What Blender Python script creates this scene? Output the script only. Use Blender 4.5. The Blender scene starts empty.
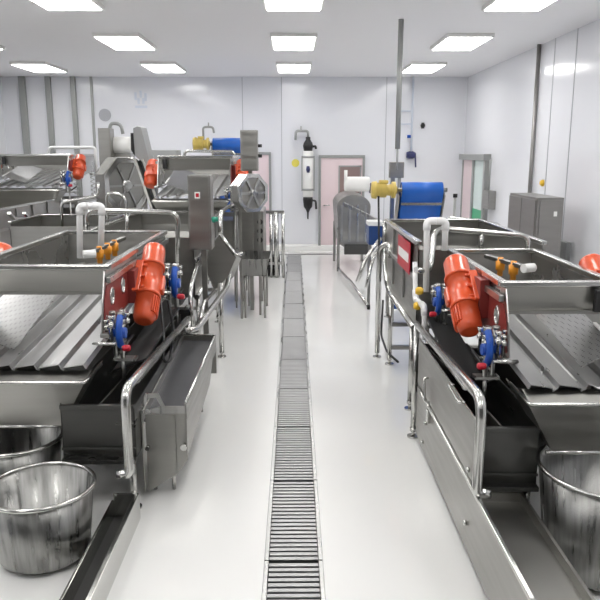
import bpy, bmesh, math, random
from mathutils import Vector, Matrix
random.seed(4)
C = bpy.context.scene.collection
PI = math.pi
H = 2.1; FPX = 700.0; PITCH = math.atan(146/700.0); YAW = math.atan(6/700.0)
# ---------------------------------------------------------------- camera
fw = Vector((math.sin(YAW)*math.cos(PITCH), math.cos(YAW)*math.cos(PITCH), -math.sin(PITCH)))
rt = Vector((math.cos(YAW), -math.sin(YAW), 0)); up = rt.cross(fw)
def P(px, py, X=None, Y=None, Z=None):
    """point of the room seen at a photo pixel, on the plane X, Y or Z = const"""
    d = fw + rt*((px-300)/FPX) + up*((300-py)/FPX)
    o = Vector((0, 0, H))
    if X is not None: t = X/d.x
    elif Y is not None: t = Y/d.y
    else: t = (Z-H)/d.z
    return o + d*t
cam = bpy.data.cameras.new('camera'); cam.sensor_width = 36; cam.lens = FPX/600*36; cam.clip_end = 100
co = bpy.data.objects.new('camera', cam); C.objects.link(co)
co.matrix_world = Matrix(((rt.x, up.x, -fw.x, 0), (rt.y, up.y, -fw.y, 0), (rt.z, up.z, -fw.z, H), (0, 0, 0, 1)))
bpy.context.scene.camera = co

# ---------------------------------------------------------------- materials
def mat(name, col, rough=.5, metal=0, noise=0, nscale=(6, 6, 6), bump=0, bscale=60, emit=None, spec=.5, alpha=None, rvar=0, coat=0, trans=0):
    m = bpy.data.materials.new(name); m.use_nodes = True
    nt = m.node_tree; b = nt.nodes['Principled BSDF']
    b.inputs['Base Color'].default_value = (*col, 1); b.inputs['Roughness'].default_value = rough
    b.inputs['Metallic'].default_value = metal; b.inputs['Specular IOR Level'].default_value = spec
    b.inputs['Coat Weight'].default_value = coat; b.inputs['Transmission Weight'].default_value = trans
    if emit: b.inputs['Emission Color'].default_value = (*emit[0], 1); b.inputs['Emission Strength'].default_value = emit[1]
    if alpha is not None: b.inputs['Alpha'].default_value = alpha
    tc = nt.nodes.new('ShaderNodeTexCoord'); mp = nt.nodes.new('ShaderNodeMapping')
    mp.inputs['Scale'].default_value = nscale; nt.links.new(tc.outputs['Object'], mp.inputs['Vector'])
    n = nt.nodes.new('ShaderNodeTexNoise'); n.inputs['Scale'].default_value = 1; n.inputs['Detail'].default_value = 5
    nt.links.new(mp.outputs[0], n.inputs['Vector'])
    if noise:
        mx = nt.nodes.new('ShaderNodeMix'); mx.data_type = 'RGBA'
        mx.inputs['A'].default_value = (*[c*(1-noise) for c in col], 1); mx.inputs['B'].default_value = (*[min(1, c*(1+noise)) for c in col], 1)
        nt.links.new(n.outputs['Fac'], mx.inputs['Factor']); nt.links.new(mx.outputs['Result'], b.inputs['Base Color'])
    if rvar:
        mr = nt.nodes.new('ShaderNodeMapRange'); mr.inputs['From Min'].default_value = .3; mr.inputs['From Max'].default_value = .7
        mr.inputs['To Min'].default_value = max(.02, rough-rvar); mr.inputs['To Max'].default_value = rough+rvar
        nt.links.new(n.outputs['Fac'], mr.inputs['Value']); nt.links.new(mr.outputs[0], b.inputs['Roughness'])
    if bump:
        n2 = nt.nodes.new('ShaderNodeTexNoise'); n2.inputs['Scale'].default_value = bscale
        nt.links.new(tc.outputs['Object'], n2.inputs['Vector'])
        bp = nt.nodes.new('ShaderNodeBump'); bp.inputs['Strength'].default_value = bump; bp.inputs['Distance'].default_value = .01
        nt.links.new(n2.outputs['Fac'], bp.inputs['Height']); nt.links.new(bp.outputs[0], b.inputs['Normal'])
    return m
M = {}
M['wall'] = mat('white_wall_panel', (.81, .82, .86), .13, noise=.02, nscale=(.5, .5, .5), rvar=.04)
M['unseenwall'] = mat('unseen_wall_dark_for_reflections', (.12, .12, .12), .6)  # dark colour stands in for a dim, unseen room behind the camera
M['ceil'] = mat('white_ceiling', (.90, .90, .92), .5)
M['seam'] = mat('wall_seam', (.42, .43, .46), .5)
M['floor'] = mat('epoxy_floor', (.86, .86, .845), .10, noise=.04, nscale=(.9, .9, .9), rvar=.05, bump=.02, bscale=3, coat=.2)
M['frame'] = mat('grey_frame', (.34, .35, .34), .4, .3)
M['steel'] = mat('brushed_steel', (.46, .46, .45), .3, 1, noise=.1, nscale=(30, 2, 2), rvar=.08)
M['sheet'] = mat('satin_steel_sheet', (.36, .355, .335), .36, 1, noise=.12, nscale=(2, 2, 25), rvar=.08)
M['deck'] = mat('worn_steel_deck', (.42, .42, .42), .36, 1, noise=.22, nscale=(14, 4, 4), rvar=.1, bump=.03, bscale=30)
M['plate'] = mat('dark_filter_plate', (.14, .14, .15), .4, .6, noise=.15)
M['shadesteel'] = mat('shade_toned_steel', (.13, .13, .125), .34, .9, noise=.15, nscale=(2, 2, 14), rvar=.08)  # shade and dark reflections on the tanks, painted into the steel colour
M['tube'] = mat('polished_tube', (.58, .58, .56), .2, 1, noise=.05, rvar=.05)
M['basket'] = mat('basket_steel', (.30, .30, .29), .36, 1, noise=.75, nscale=(34, 34, .8), rvar=.14, bump=.1, bscale=90)
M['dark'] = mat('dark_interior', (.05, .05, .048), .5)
M['rubber'] = mat('black_rubber', (.015, .015, .016), .45)
M['orange'] = mat('orange_red_paint', (.70, .095, .028), .3, noise=.06, nscale=(9, 9, 9), coat=.3)
M['redplate'] = mat('red_plate', (.24, .035, .03), .4, noise=.12)
M['red'] = mat('red_plastic', (.55, .02, .04), .35)
M['blue'] = mat('blue_plastic', (.01, .08, .42), .35)
M['belt'] = mat('blue_belt', (.01, .12, .52), .4, noise=.08)
M['beltdark'] = mat('navy_panel', (.02, .06, .2), .4)
M['yellow'] = mat('yellow_gear_motor', (.62, .47, .12), .4, noise=.15, nscale=(20, 20, 20))
M['brass'] = mat('yellow_valve', (.8, .5, .04), .4)
M['nozzle'] = mat('orange_nozzle', (.85, .33, .02), .4)
M['pvc'] = mat('white_pvc', (.85, .86, .86), .3)
M['white'] = mat('white_paint', (.85, .85, .83), .4)
M['pink'] = mat('pale_pink_door', (.80, .66, .68), .4)
M['brown'] = mat('brown_window_blind', (.27, .19, .18), .35)
M['green'] = mat('green_panel', (.05, .42, .2), .4)
M['aqua'] = mat('pale_glass', (.68, .80, .78), .15)
M['navy'] = mat('navy_paint', (.03, .035, .12), .4)
M['glass'] = mat('clear_housing', (.9, .91, .95), .12, alpha=.75)
M['yellowpaint'] = mat('yellow_sticker', (.85, .75, .12), .5)
M['paleblue'] = mat('faded_blue_print', (.66, .71, .80), .5)
M['grey'] = mat('grey_plastic', (.35, .36, .36), .5)
M['green_fit'] = mat('green_fitting', (.02, .3, .2), .4)
M['lamp'] = mat('lamp_diffuser', (1, 1, 1), .4, emit=((1, .985, .96), 9.0))
M['grate'] = mat('grate_steel', (.36, .36, .36), .38, 1, noise=.12, nscale=(5, 5, 5))
M['concrete'] = mat('channel_concrete', (.10, .10, .10), .8)

# ---------------------------------------------------------------- mesh builder
class MB:
    def __init__(s): s.v = []; s.f = []; s.sm = []
    def add(s, vs, fs, smooth=False):
        o = len(s.v); s.v += [Vector(v) for v in vs]
        for i, f in enumerate(fs):
            s.f.append([o+k for k in f]); s.sm.append(smooth if isinstance(smooth, bool) else smooth[i])
        return s
    def box(s, x0, x1, y0, y1, z0, z1, mtx=None):
        x0, x1 = sorted((x0, x1)); y0, y1 = sorted((y0, y1)); z0, z1 = sorted((z0, z1))
        vs = [Vector((x, y, z)) for z in (z0, z1) for y in (y0, y1) for x in (x0, x1)]
        if mtx: vs = [mtx @ v for v in vs]
        return s.add(vs, [(0, 2, 3, 1), (4, 5, 7, 6), (0, 1, 5, 4), (2, 6, 7, 3), (0, 4, 6, 2), (1, 3, 7, 5)])
    def bar(s, a, b, w, h, upv=(0, 0, 1)):
        a = Vector(a); b = Vector(b); d = (b-a); L = d.length; d.normalize()
        u = Vector(upv); r = d.cross(u)
        if r.length < 1e-4: r = d.cross(Vector((1, 0, 0)))
        r.normalize(); u = r.cross(d)
        m = Matrix(((r.x, d.x, u.x, a.x), (r.y, d.y, u.y, a.y), (r.z, d.z, u.z, a.z), (0, 0, 0, 1)))
        return s.box(-w/2, w/2, 0, L, -h/2, h/2, m)
    def tube(s, pts, r, seg=12, bend=0, closed_ends=True):
        pts = [Vector(p) for p in pts]
        if bend and len(pts) > 2:
            out = [pts[0]]
            for i in range(1, len(pts)-1):
                p, q, n = pts[i-1], pts[i], pts[i+1]
                a = (p-q); c = (n-q); bb = min(bend, a.length*.49, c.length*.49)
                A = q+a.normalized()*bb; B = q+c.normalized()*bb
                for k in range(6):
                    t = k/5; out.append(A*(1-t)**2+q*2*t*(1-t)+B*t*t)
            out.append(pts[-1]); pts = out
        rs = r if isinstance(r, (list, tuple)) else [r]*len(pts)
        vs = []; nrm = None
        for i, p in enumerate(pts):
            d = (pts[min(i+1, len(pts)-1)]-pts[max(i-1, 0)])
            if d.length < 1e-7: d = Vector((0, 0, 1))
            d.normalize()
            if nrm is None:
                nrm = d.cross(Vector((0, 0, 1)) if abs(d.z) < .9 else Vector((1, 0, 0))).normalized()
            else:
                nrm = (nrm-d*nrm.dot(d)).normalized()
            bn = d.cross(nrm)
            for k in range(seg):
                a = 2*PI*k/seg; vs.append(p+(nrm*math.cos(a)+bn*math.sin(a))*rs[i])
        fs = []; sm = []
        for i in range(len(pts)-1):
            for k in range(seg):
                k2 = (k+1) % seg; fs.append((i*seg+k, i*seg+k2, (i+1)*seg+k2, (i+1)*seg+k)); sm.append(True)
        if closed_ends:
            fs.append(tuple(range(seg))[::-1]); sm.append(False)
            fs.append(tuple((len(pts)-1)*seg+k for k in range(seg))); sm.append(False)
        return s.add(vs, fs, sm)
    def cyl(s, a, b, r, seg=20): return s.tube([a, b], r, seg)
    def prof(s, a, b, stations, seg=24):
        """turned body along a-b: stations = [(t, radius)]; steps are kept crisp"""
        a = Vector(a); b = Vector(b)
        d = (b-a).normalized(); n = d.cross(Vector((1, 0, 0)) if abs(d.x) < .9 else Vector((0, 0, 1))).normalized(); q = d.cross(n)
        vs = []; fs = []; sm = []
        for t, r in stations:
            for k in range(seg):
                an = 2*PI*k/seg; vs.append(a.lerp(b, t)+(n*math.cos(an)+q*math.sin(an))*r)
        for i in range(len(stations)-1):
            for k in range(seg):
                k2 = (k+1) % seg; fs.append((i*seg+k, i*seg+k2, (i+1)*seg+k2, (i+1)*seg+k)); sm.append(abs(stations[i+1][0]-stations[i][0]) > 1e-3)
        fs.append(tuple(range(seg))[::-1]); sm.append(False)
        fs.append(tuple((len(stations)-1)*seg+k for k in range(seg))); sm.append(False)
        return s.add(vs, fs, sm)
    def prism(s, poly, off):
        """polygon of 3D points extruded by the vector off"""
        n = len(poly); off = Vector(off)
        vs = [Vector(p) for p in poly]+[Vector(p)+off for p in poly]
        fs = [tuple(range(n))[::-1], tuple(range(n, 2*n))]+[(i, (i+1) % n, n+(i+1) % n, n+i) for i in range(n)]
        return s.add(vs, fs)
    def sheet(s, a, b, c, d, t):
        """four corners, thickness t along the normal"""
        a, b, c, d = map(Vector, (a, b, c, d)); n = (b-a).cross(d-a).normalized()*t
        return s.prism([a, b, c, d], n)
    def lathe(s, c, prof, seg=48):
        c = Vector(c); vs = []; fs = []
        for r, z in prof:
            for k in range(seg):
                a = 2*PI*k/seg; vs.append(c+Vector((r*math.cos(a), r*math.sin(a), z)))
        for i in range(len(prof)-1):
            for k in range(seg):
                k2 = (k+1) % seg; fs.append((i*seg+k, i*seg+k2, (i+1)*seg+k2, (i+1)*seg+k))
        return s.add(vs, fs, True)
    def build(s, name, m, parent=None, bevel=0, fix=True):
        me = bpy.data.meshes.new(name)
        off = parent_loc(parent) if parent else Vector((0, 0, 0))
        me.from_pydata([tuple(v-off) for v in s.v], [], s.f)
        for p, k in zip(me.polygons, s.sm): p.use_smooth = k
        me.materials.append(M[m]); 
        if fix:
            bm = bmesh.new(); bm.from_mesh(me); bmesh.ops.recalc_face_normals(bm, faces=bm.faces); bm.to_mesh(me); bm.free()
        o = bpy.data.objects.new(name, me); C.objects.link(o)
        if parent: o.parent = parent
        if bevel:
            bv = o.modifiers.new('bevel', 'BEVEL'); bv.width = bevel; bv.segments = 2; bv.limit_method = 'ANGLE'; bv.angle_limit = 1.0
        return o
def parent_loc(p):
    v = Vector((0, 0, 0))
    while p: v += p.location; p = p.parent
    return v
def tag(o, label, cat, group=None):
    o['label'] = label; o['category'] = cat
    if group: o['group'] = group
    return o
def thing(name, label, cat, loc, group=None):
    o = bpy.data.objects.new(name, None); o.location = loc; o.empty_display_size = .1; C.objects.link(o)
    return tag(o, label, cat, group)
def struct(o): o['kind'] = 'structure'; return o
def copy_tree(o, parent=None):
    c = o.copy(); C.objects.link(c); c.parent = parent
    for ch in [k for k in bpy.data.objects if k.parent == o]: copy_tree(ch, c)
    return c

# ---------------------------------------------------------------- the room
XL, XR, YB, YF, ZC = -6.2, 3.7, 15.5, -3.0, 3.7
DX = -.005; DW = .155      # drain centre line and half width
fl = MB(); fl.box(XL, DX-DW, YF, YB, -.1, 0); fl.box(DX+DW, XR, YF, YB, -.1, 0); fl.box(DX-DW, DX+DW, 14.75, YB, -.1, 0); fl.box(DX-DW, DX+DW, YF, 0.5, -.1, 0)
struct(fl.build('floor', 'floor'))
ch = MB(); ch.box(DX-DW, DX+DW, .5, 14.75, -.2, -.15); ch.box(DX-DW-.02, DX-DW, .5, 14.75, -.2, -.1); ch.box(DX+DW, DX+DW+.02, .5, 14.75, -.2, -.1)
struct(ch.build('trim_1', 'concrete'))
struct(MB().box(XL-.1, XR+.1, YF-.1, YB+.1, ZC, ZC+.1).build('ceiling', 'ceil'))
struct(MB().box(XL-.1, XR+.1, YB, YB+.1, -.1, ZC).build('wall_back', 'wall'))
struct(MB().box(XR, XR+.1, YF, YB, -.1, ZC).build('wall_right', 'wall'))
struct(MB().box(XL-.1, XL, YF, YB, -.1, ZC).build('wall_left', 'wall'))
struct(MB().box(XL-.1, XR+.1, YF-.1, YF, -.1, ZC).build('unseen_wall_front', 'unseenwall'))  # unseen wall, set close and dark so camera-facing steel reflects darkness
# low cove kerb along the back wall
struct(MB().prism([(XL, YB, 0), (XL, YB-.12, 0), (XL, YB-.10, .10), (XL, YB, .14)], (XR-XL, 0, 0)).build('baseboard_back', 'white'))
struct(MB().box(XR-.02, XR, YF, YB-.12, 0, .12).build('baseboard_right', 'white'))
# panel joints on the walls
k = 2
for px in (244, 282, 384):
    p = P(px, 200, Y=YB); struct(MB().box(p.x-.006, p.x+.006, YB-.006, YB, .14, ZC).build('trim_%d' % k, 'seam')); k += 1
for px in (548, 569):
    p = P(px, 150, X=XR); struct(MB().box(XR-.006, XR, p.y-.01, p.y+.01, .12, ZC).build('trim_%d' % k, 'seam')); k += 1
# grey upright frames of the panelled bay at far left
for px, w in ((27, .13), (52.5, .11), (77, .10)):
    p = P(px, 150, Y=YB-.06); struct(MB().box(p.x-w/2, p.x+w/2, YB-.1, YB, .14, ZC).build('trim_%d' % k, 'frame', bevel=.01)); k += 1
p = P(95, 150, Y=YB-.02); struct(MB().box(p.x-.025, p.x+.025, YB-.03, YB, .14, ZC).build('trim_%d' % k, 'frame')); k += 1
# cross channel in front of the back wall
struct(MB().box(-.6, .95, 14.78, 14.92, 0, .012).build('trim_%d' % k, 'grate')); k += 1

def door(n, px0, px1, pytop, blind):
    a = P(px0, 200, Y=YB); b = P(px1, 200, Y=YB); zt = P(px0, pytop, Y=YB).z
    e = bpy.data.objects.new('door_%d' % n, None); e.location = ((a.x+b.x)/2, YB-.03, 0); C.objects.link(e); struct(e)
    x0, x1 = a.x, b.x; y = YB
    MB().box(x0+.05, x1-.05, y-.04, y-.002, .02, zt-.05).build('door_leaf', 'pink', e)
    f = MB(); f.box(x0, x0+.05, y-.07, y, 0, zt); f.box(x1-.05, x1, y-.07, y, 0, zt); f.box(x0, x1, y-.075, y, zt-.06, zt)
    f.build('door_frame', 'frame', e, bevel=.006)
    if blind:
        q0 = P(340, 167, Y=y-.05); q1 = P(359.5, 192, Y=y-.05)
        w = MB().box(q0.x, q1.x, y-.055, y-.04, q1.z-.02, q0.z).build('window_pane', 'brown', e)
        g = MB(); g.box(q0.x-.03, q0.x, y-.06, y-.04, q1.z-.05, q0.z+.03); g.box(q1.x, q1.x+.03, y-.06, y-.04, q1.z-.05, q0.z+.03)
        g.box(q0.x-.03, q1.x+.03, y-.06, y-.04, q0.z, q0.z+.03); g.box(q0.x-.03, q1.x+.03, y-.06, y-.04, q1.z-.05, q1.z-.02); g.build('window_rim', 'frame', e)
        h = MB(); h.cyl((x0+.12, y-.04, 1.0), (x0+.12, y-.09, 1.0), .012); h.tube([(x0+.12, y-.085, 1.0), (x0+.24, y-.085, 1.0)], .011); h.build('door_handle', 'tube', e)
    return e
door(1, 318.5, 364, 155, True)
door(2, 228, 271.5, 152, False)
# sliding doorway on the right wall
ya = P(490, 170, X=XR).y; yb = min(P(462, 170, X=XR).y, YB-.15); zt = 2.1
e = bpy.data.objects.new('door_3', None); e.location = (XR, (ya+yb)/2, 0); C.objects.link(e); struct(e)
f = MB(); f.box(XR-.14, XR, ya-.03, yb+.03, zt-.12, zt); f.build('door_header', 'frame', e, bevel=.01)
f = MB(); f.box(XR-.1, XR, ya, ya+.12, 0, zt-.12); f.box(XR-.07, XR, yb-.06, yb, 0, zt-.12); f.box(XR-.08, XR, ya+.95, ya+1.06, 0, zt-.12); f.build('door_frame', 'frame', e, bevel=.006)
MB().box(XR-.05, XR, ya+1.06, yb-.06, .02, zt-.12).build('door_leaf', 'pink', e)
MB().box(XR-.05, XR, ya+.12, ya+.95, 1.02, zt-.12).build('door_leaf', 'aqua', e)
MB().box(XR-.055, XR, ya+.12, ya+.95, .6, 1.02).build('green_panel', 'green', e)
MB().box(XR-.05, XR, ya+.12, ya+.95, .02, .6).build('kick_panel', 'white', e)

# ---------------------------------------------------------------- ceiling lamps
def lamp():
    t = thing('ceiling_light', 'long white LED panel light set in the ceiling', 'ceiling light', (0, 0, ZC), 'ceiling lights over the lines')
    MB().box(-.32, .32, -.62, .62, ZC-.05, ZC-.001).build('frame', 'white', None)
    fr = C.objects[-1]; fr.parent = t; fr.data.transform(Matrix.Translation((0, 0, -ZC)))
    MB().box(-.29, .29, -.59, .59, ZC-.058, ZC-.048).build('diffuser', 'lamp', None)
    df = C.objects[-1]; df.parent = t; df.data.transform(Matrix.Translation((0, 0, -ZC)))
    return t
L0 = lamp(); first = True
for yy, rw in ((1.5, 'row nearest the camera'), (4.6, 'second row from the camera'), (7.6, 'third row from the camera'), (10.6, 'row before the last'), (13.6, 'last row before the back wall')):
    for xx, cw in ((-4.7, 'over the far left line'), (-2.4, 'over the left line'), (.0, 'over the floor drain'), (2.4, 'over the right line')):
        o = L0 if first else copy_tree(L0)
        first = False; o.location = (xx, yy, ZC); o['label'] = 'white LED ceiling panel %s, %s' % (cw, rw)

# ---------------------------------------------------------------- floor grate sections
W_ = ['nearest the camera', 'second from the camera', 'third from the camera', 'fourth from the camera', 'fifth from the camera', 'sixth from the camera', 'seventh from the camera', 'middle of the far half, eighth from the near end', 'seventh from the back wall', 'sixth from the back wall', 'fifth from the back wall', 'fourth from the back wall', 'third from the back wall', 'second from the back wall', 'last before the back wall', 'end']
y = .55; g0 = None; n = 0
while y < 14.6:
    L = .92
    if g0 is None:
        t = thing('drain_grate', 'slatted steel grate section in the aisle floor drain', 'floor grate', (DX, y, 0), 'grate sections of the aisle drain')
        a = MB(); a.box(DX-DW+.002, DX-DW+.022, y, y+L, -.03, .002); a.box(DX+DW-.022, DX+DW-.002, y, y+L, -.03, .002); a.build('side_rail', 'steel', t)
        b = MB()
        for i in range(21): b.box(DX-DW+.024, DX+DW-.024, y+.008+i*.0435, y+.008+i*.0435+.029, -.022, -.002)
        b.build('slats', 'grate', t, bevel=.004)
        g0 = t
    else:
        o = copy_tree(g0); o.location = (DX, y, 0)
    y += L+.01; n += 1
    (t if n == 1 else o)['label'] = 'slatted steel floor drain section, %s' % W_[n-1]
sec = [o for o in C.objects if o.name.startswith('drain_grate')]

# ---------------------------------------------------------------- vibrating screen
def motor(a, b, r, side, parent, m='orange'):
    """vibration motor from a (top) to b (bottom); side: x direction of the mounting plate"""
    a = Vector(a); b = Vector(b)
    e = bpy.data.objects.new('vibration_motor', None); e.parent = parent; e.location = (a+b)/2-parent_loc(parent); C.objects.link(e)
    mb = MB().prof(a, b, [(0, r*.55), (.02, r*.8), (.05, r*.9), (.27, r*.92), (.2701, r*1.06), (.31, r*1.06), (.3101, r*.93), (.66, r*.93), (.6601, r*1.05), (.70, r*1.05), (.7001, r*.92), (.93, r*.86), (.98, r*.75), (1, r*.5)], 28)
    d = (b-a).normalized(); n = Vector((1, 0, 0)); q = d.cross(n).normalized()
    for i in range(9):       # cooling ribs
        an = PI*.5+(i-4)*.2
        dirv = (n*(-side)*math.sin(an)+q*math.cos(an))
        mb.bar(a.lerp(b, .72)+dirv*r*.88, a.lerp(b, .92)+dirv*r*.86, .008, .03, dirv)
    mb.build('motor_body', m, e)
    fb = MB(); L = (b-a).length
    for sg in (-1, 1):       # feet
        c = (a+b)/2+n*side*r*.75+q*sg*r*.95
        fb.bar(c-d*L*.2, c+d*L*.2, r*.55, r*.30, q)
        for tt in (-.14, 0, .14): fb.cyl(c+d*L*tt-n*side*r*.15, c+d*L*tt-n*side*r*.6, r*.13, 8)
    fb.build('motor_foot', m, e, bevel=.004)
    tb = MB(); c = a.lerp(b, .5)+n*(-side)*r*.9-q*r*.3; tb.bar(c-d*L*.1, c+d*L*.1, r*.8, r*.5, -n*side); tb.build('terminal_box', m, e, bevel=.01)
    return e
def ovalplate(mb, x, t, poly, holes):
    """plate in a YZ plane with oval holes: outline and hole loops triangulated by bmesh"""
    bm = bmesh.new(); loops = [poly]
    for (cy, cz, ry, rz, an) in holes:
        loops.append([(cy+ry*math.cos(u)*math.cos(an)-rz*math.sin(u)*math.sin(an), cz+ry*math.cos(u)*math.sin(an)+rz*math.sin(u)*math.cos(an)) for u in [2*PI*i/20 for i in range(20)]])
    es = []
    for lp in loops:
        vs = [bm.verts.new((x, a, b)) for a, b in lp]
        es += [bm.edges.new((vs[i], vs[(i+1) % len(vs)])) for i in range(len(vs))]
    bmesh.ops.triangle_fill(bm, use_beauty=True, use_dissolve=False, edges=es)
    r = bmesh.ops.extrude_face_region(bm, geom=list(bm.faces))
    bmesh.ops.translate(bm, verts=[v for v in r['geom'] if isinstance(v, bmesh.types.BMVert)], vec=(t, 0, 0))
    bm.verts.index_update(); mb.add([v.co.copy() for v in bm.verts], [[v.index for v in f.verts] for f in bm.faces])
    bm.free(); return mb
def screen(sg, xi, xo, yf, yb, zt, label, mtop, mbot, mr=.1, legs=True, drop=.57, run=.62, guard=True, feet=None, group='vibrating screens of the washing lines'):
    t = thing('vibrating_screen', label, 'vibrating screen', (sg*(xi+xo)/2, (yf+yb)/2, zt-drop-.28), group)
    XI, XO = sg*xi, sg*xo; zl = zt-drop; yl = yf-run
    for X, nm in ((XI, 1), (XO, -1)):
        ins = X-sg*nm*0
        poly = [(yf-.06, zt-.02), (yb, zt-.02), (yb, zt-.30), (yf+.5, zt-.36), (yf-.20, zt-.40), (yf-.14, zt-.2)]
        holes = [(yf+.06, zt-.2, .042, .055, -.35), (yf+.36, zt-.185, .042, .055, -.35)]
        pl = MB(); ovalplate(pl, X, .008*sg*nm, poly, holes); pl.build('side_plate', 'steel', t)
        rp = [(yf-.05, zt-.11), (yf+.75, zt-.11), (yf+.75, zt-.29), (yf+.5, zt-.34), (yf-.16, zt-.37), (yf-.12, zt-.2)]
        pl = MB(); ovalplate(pl, X-.001*sg*nm, -.005*sg*nm, rp, holes); pl.build('red_panel', 'redplate', t)
        for (cy, cz, ry, rz, an) in holes:
            rg = MB(); rg.tube([(X-.006*sg*nm, cy+ry*math.cos(u)*math.cos(an)-rz*math.sin(u)*math.sin(an), cz+ry*math.cos(u)*math.sin(an)+rz*math.sin(u)*math.cos(an)) for u in [2*PI*i/20 for i in range(21)]], .007, 6); rg.build('slot_rim', 'tube', t)
        # stainless cap strip and lower flange
        cs = MB(); cs.bar((X-sg*nm*.02, yf-.06, zt-.075), (X-sg*nm*.02, yb, zt-.075), .03, .04); cs.bar((X-sg*nm*.015, yf-.2, zt-.405), (X-sg*nm*.015, yf+.12, zt-.395), .06, .03)
        cs.build('edge_strip', 'steel', t, bevel=.004)
        rl = MB(); rl.bar((X, yf, zt), (X, yb, zt), .05, .04); rl.build('side_rail', 'tube', t, bevel=.008)
    MB().bar((XI-sg*.02, yf, zt), (XO+sg*.02, yf, zt), .045, .035).build('front_rail', 'tube', t, bevel=.008)
    MB().bar((XI, yb, zt), (XO, yb, zt), .04, .035).build('rear_rail', 'tube', t, bevel=.008)
    fp = MB(); fp.sheet((XI+sg*.01, yf+.005, zt-.02), (XO-sg*.01, yf+.005, zt-.02), (XO-sg*.07, yf+.04, zt-.17), (XI+sg*.03, yf+.04, zt-.17), .006)
    fp.bar((XI+sg*.02, yf+.04, zt-.175), (XO-sg*.06, yf+.04, zt-.175), .03, .02); fp.build('front_panel', 'sheet', t)
    MB().sheet((XI, yb, zt-.02), (XO, yb, zt-.02), (XO, yb-.04, zt-.32), (XI, yb-.04, zt-.32), .006).build('rear_panel', 'sheet', t)
    # corrugated deck
    n = max(4, round((xo-xi)/.155)); w = (xo-xi-.04)/n; z1 = zl+.05; y1 = yl+.1; z2 = zt-.30; y2 = yb-.05
    prof = []
    for i in range(n):
        x = XI+sg*(.02+i*w); prof += [(x, .0), (x+sg*.012, .024), (x+sg*w*.86, .006), (x+sg*w*.88, -.012)]
    prof.append((XI+sg*(.02+n*w), 0))
    vs = [Vector((x, y1, z1+h)) for x, h in prof]+[Vector((x, y2, z2+h)) for x, h in prof]; m_ = len(prof)
    dk = MB(); dk.add(vs, [(i, i+1, m_+i+1, m_+i) for i in range(m_-1)])
    o = dk.build('corrugated_deck', 'deck', t, fix=False); so = o.modifiers.new('solid', 'SOLIDIFY'); so.thickness = .006
    # discharge hopper
    hp = MB(); xa, xb = XI+sg*.0, XO-sg*.0; zb = zl-.29
    hp.sheet((xa, yl, zl), (xb, yl, zl), (xb, y1+.04, z1-.02), (xa, y1+.04, z1-.02), .006)
    hp.sheet((xa, yl, zl), (xb, yl, zl), (xb-sg*.17, yl+.08, zb), (xa+sg*.17, yl+.08, zb), .006)
    hp.sheet((xa, yl, zl), (xa, yl+.40, zl+.01), (xa+sg*.17, yl+.3, zb), (xa+sg*.17, yl+.08, zb), .006)
    hp.sheet((xb, yl, zl), (xb, yl+.40, zl+.01), (xb-sg*.17, yl+.3, zb), (xb-sg*.17, yl+.08, zb), .006)
    hp.build('discharge_hopper', 'sheet', t)
    lp = MB(); lp.tube([(xa+sg*.13, yl+.08, zb-.006), (xb-sg*.13, yl+.08, zb-.006)], .012, 8)
    lp.tube([(xa, yl+.35, zl+.0), (xa-sg*.0, yl, zl), (xb, yl, zl), (xb, yl+.35, zl)], .011, 8, bend=.02); lp.build('hopper_rim', 'tube', t)
    if guard:     # perforated guard plate leaning on the outer part of the deck
        gx0 = XI+sg*(xo-xi)*.56; gx1 = XI+sg*(xo-xi)*.86
        MB().sheet((gx0, yf-.32, zl+.115), (gx1, yf-.32, zl+.22), (gx1, yf+.6, zt-.14), (gx0, yf+.6, zt-.25), .008).build('perforated_guard', 'perf', t)
        MB().bar((gx1, yf-.34, zl+.225), (gx1, yf+.0, zl+.285), .02, .012).build('guard_edge', 'white', t)
    MB().box(XO-sg*.12, XO-sg*.06, yf-.05, yf-.02, zt-.16, zt-.03).build('rubber_clamp', 'rubber', t, bevel=.006)
    a = Vector(mtop); b = Vector(mbot); motor(a, b, mr, sg, t)
    mp = MB(); c = (a+b)/2; mp.box(c.x+sg*mr*.75, XI-sg*0.002, c.y-.16, c.y+.16, c.z-.12, c.z+.12); mp.build('motor_mount', 'redplate', t, bevel=.006)
    off = Vector((XO+XI-2*a.x, 0, 0)); a2 = a+off; b2 = b+off; motor(a2, b2, mr, -sg, t)
    # spring feet
    for X in (XI, XO):
        for yy in (yf+.25, yb-.2):
            zz = feet if feet is not None else zl-.1
            f = MB(); N = 40; r = .035; z0 = zz; z9 = zt-.38
            f.tube([(X+r*math.cos(i*.8), yy+r*math.sin(i*.8), z0+(z9-z0)*i/N) for i in range(N+1)], .008, 6)
            f.cyl((X, yy, z9), (X, yy, z9+.05), .045); f.cyl((X, yy, z0-.01), (X, yy, z0+.012), .05)
            f.build('spring_foot', 'steel', t)
            if X == XO: lg = MB(); lg.bar((X, yy, 0), (X, yy, z0-.01), .05, .05, (0, 1, 0)); lg.build('leg', 'sheet', t)
    return t
pm = mat('perforated_steel', (.42, .42, .42), .3, 1, noise=.1)
nt = pm.node_tree; b_ = nt.nodes['Principled BSDF']; vo = nt.nodes.new('ShaderNodeTexVoronoi'); vo.inputs['Scale'].default_value = 55; vo.inputs['Randomness'].default_value = 0
tc_ = [n_ for n_ in nt.nodes if n_.type == 'TEX_COORD'][0]; nt.links.new(tc_.outputs['Object'], vo.inputs['Vector'])
mr_ = nt.nodes.new('ShaderNodeMapRange'); mr_.inputs['From Min'].default_value = .22; mr_.inputs['From Max'].default_value = .3; mr_.inputs['To Min'].default_value = .45; mr_.inputs['To Max'].default_value = 1
nt.links.new(vo.outputs['Distance'], mr_.inputs['Value']); nt.links.new(mr_.outputs[0], b_.inputs['Alpha'])
M['perf'] = pm

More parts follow.
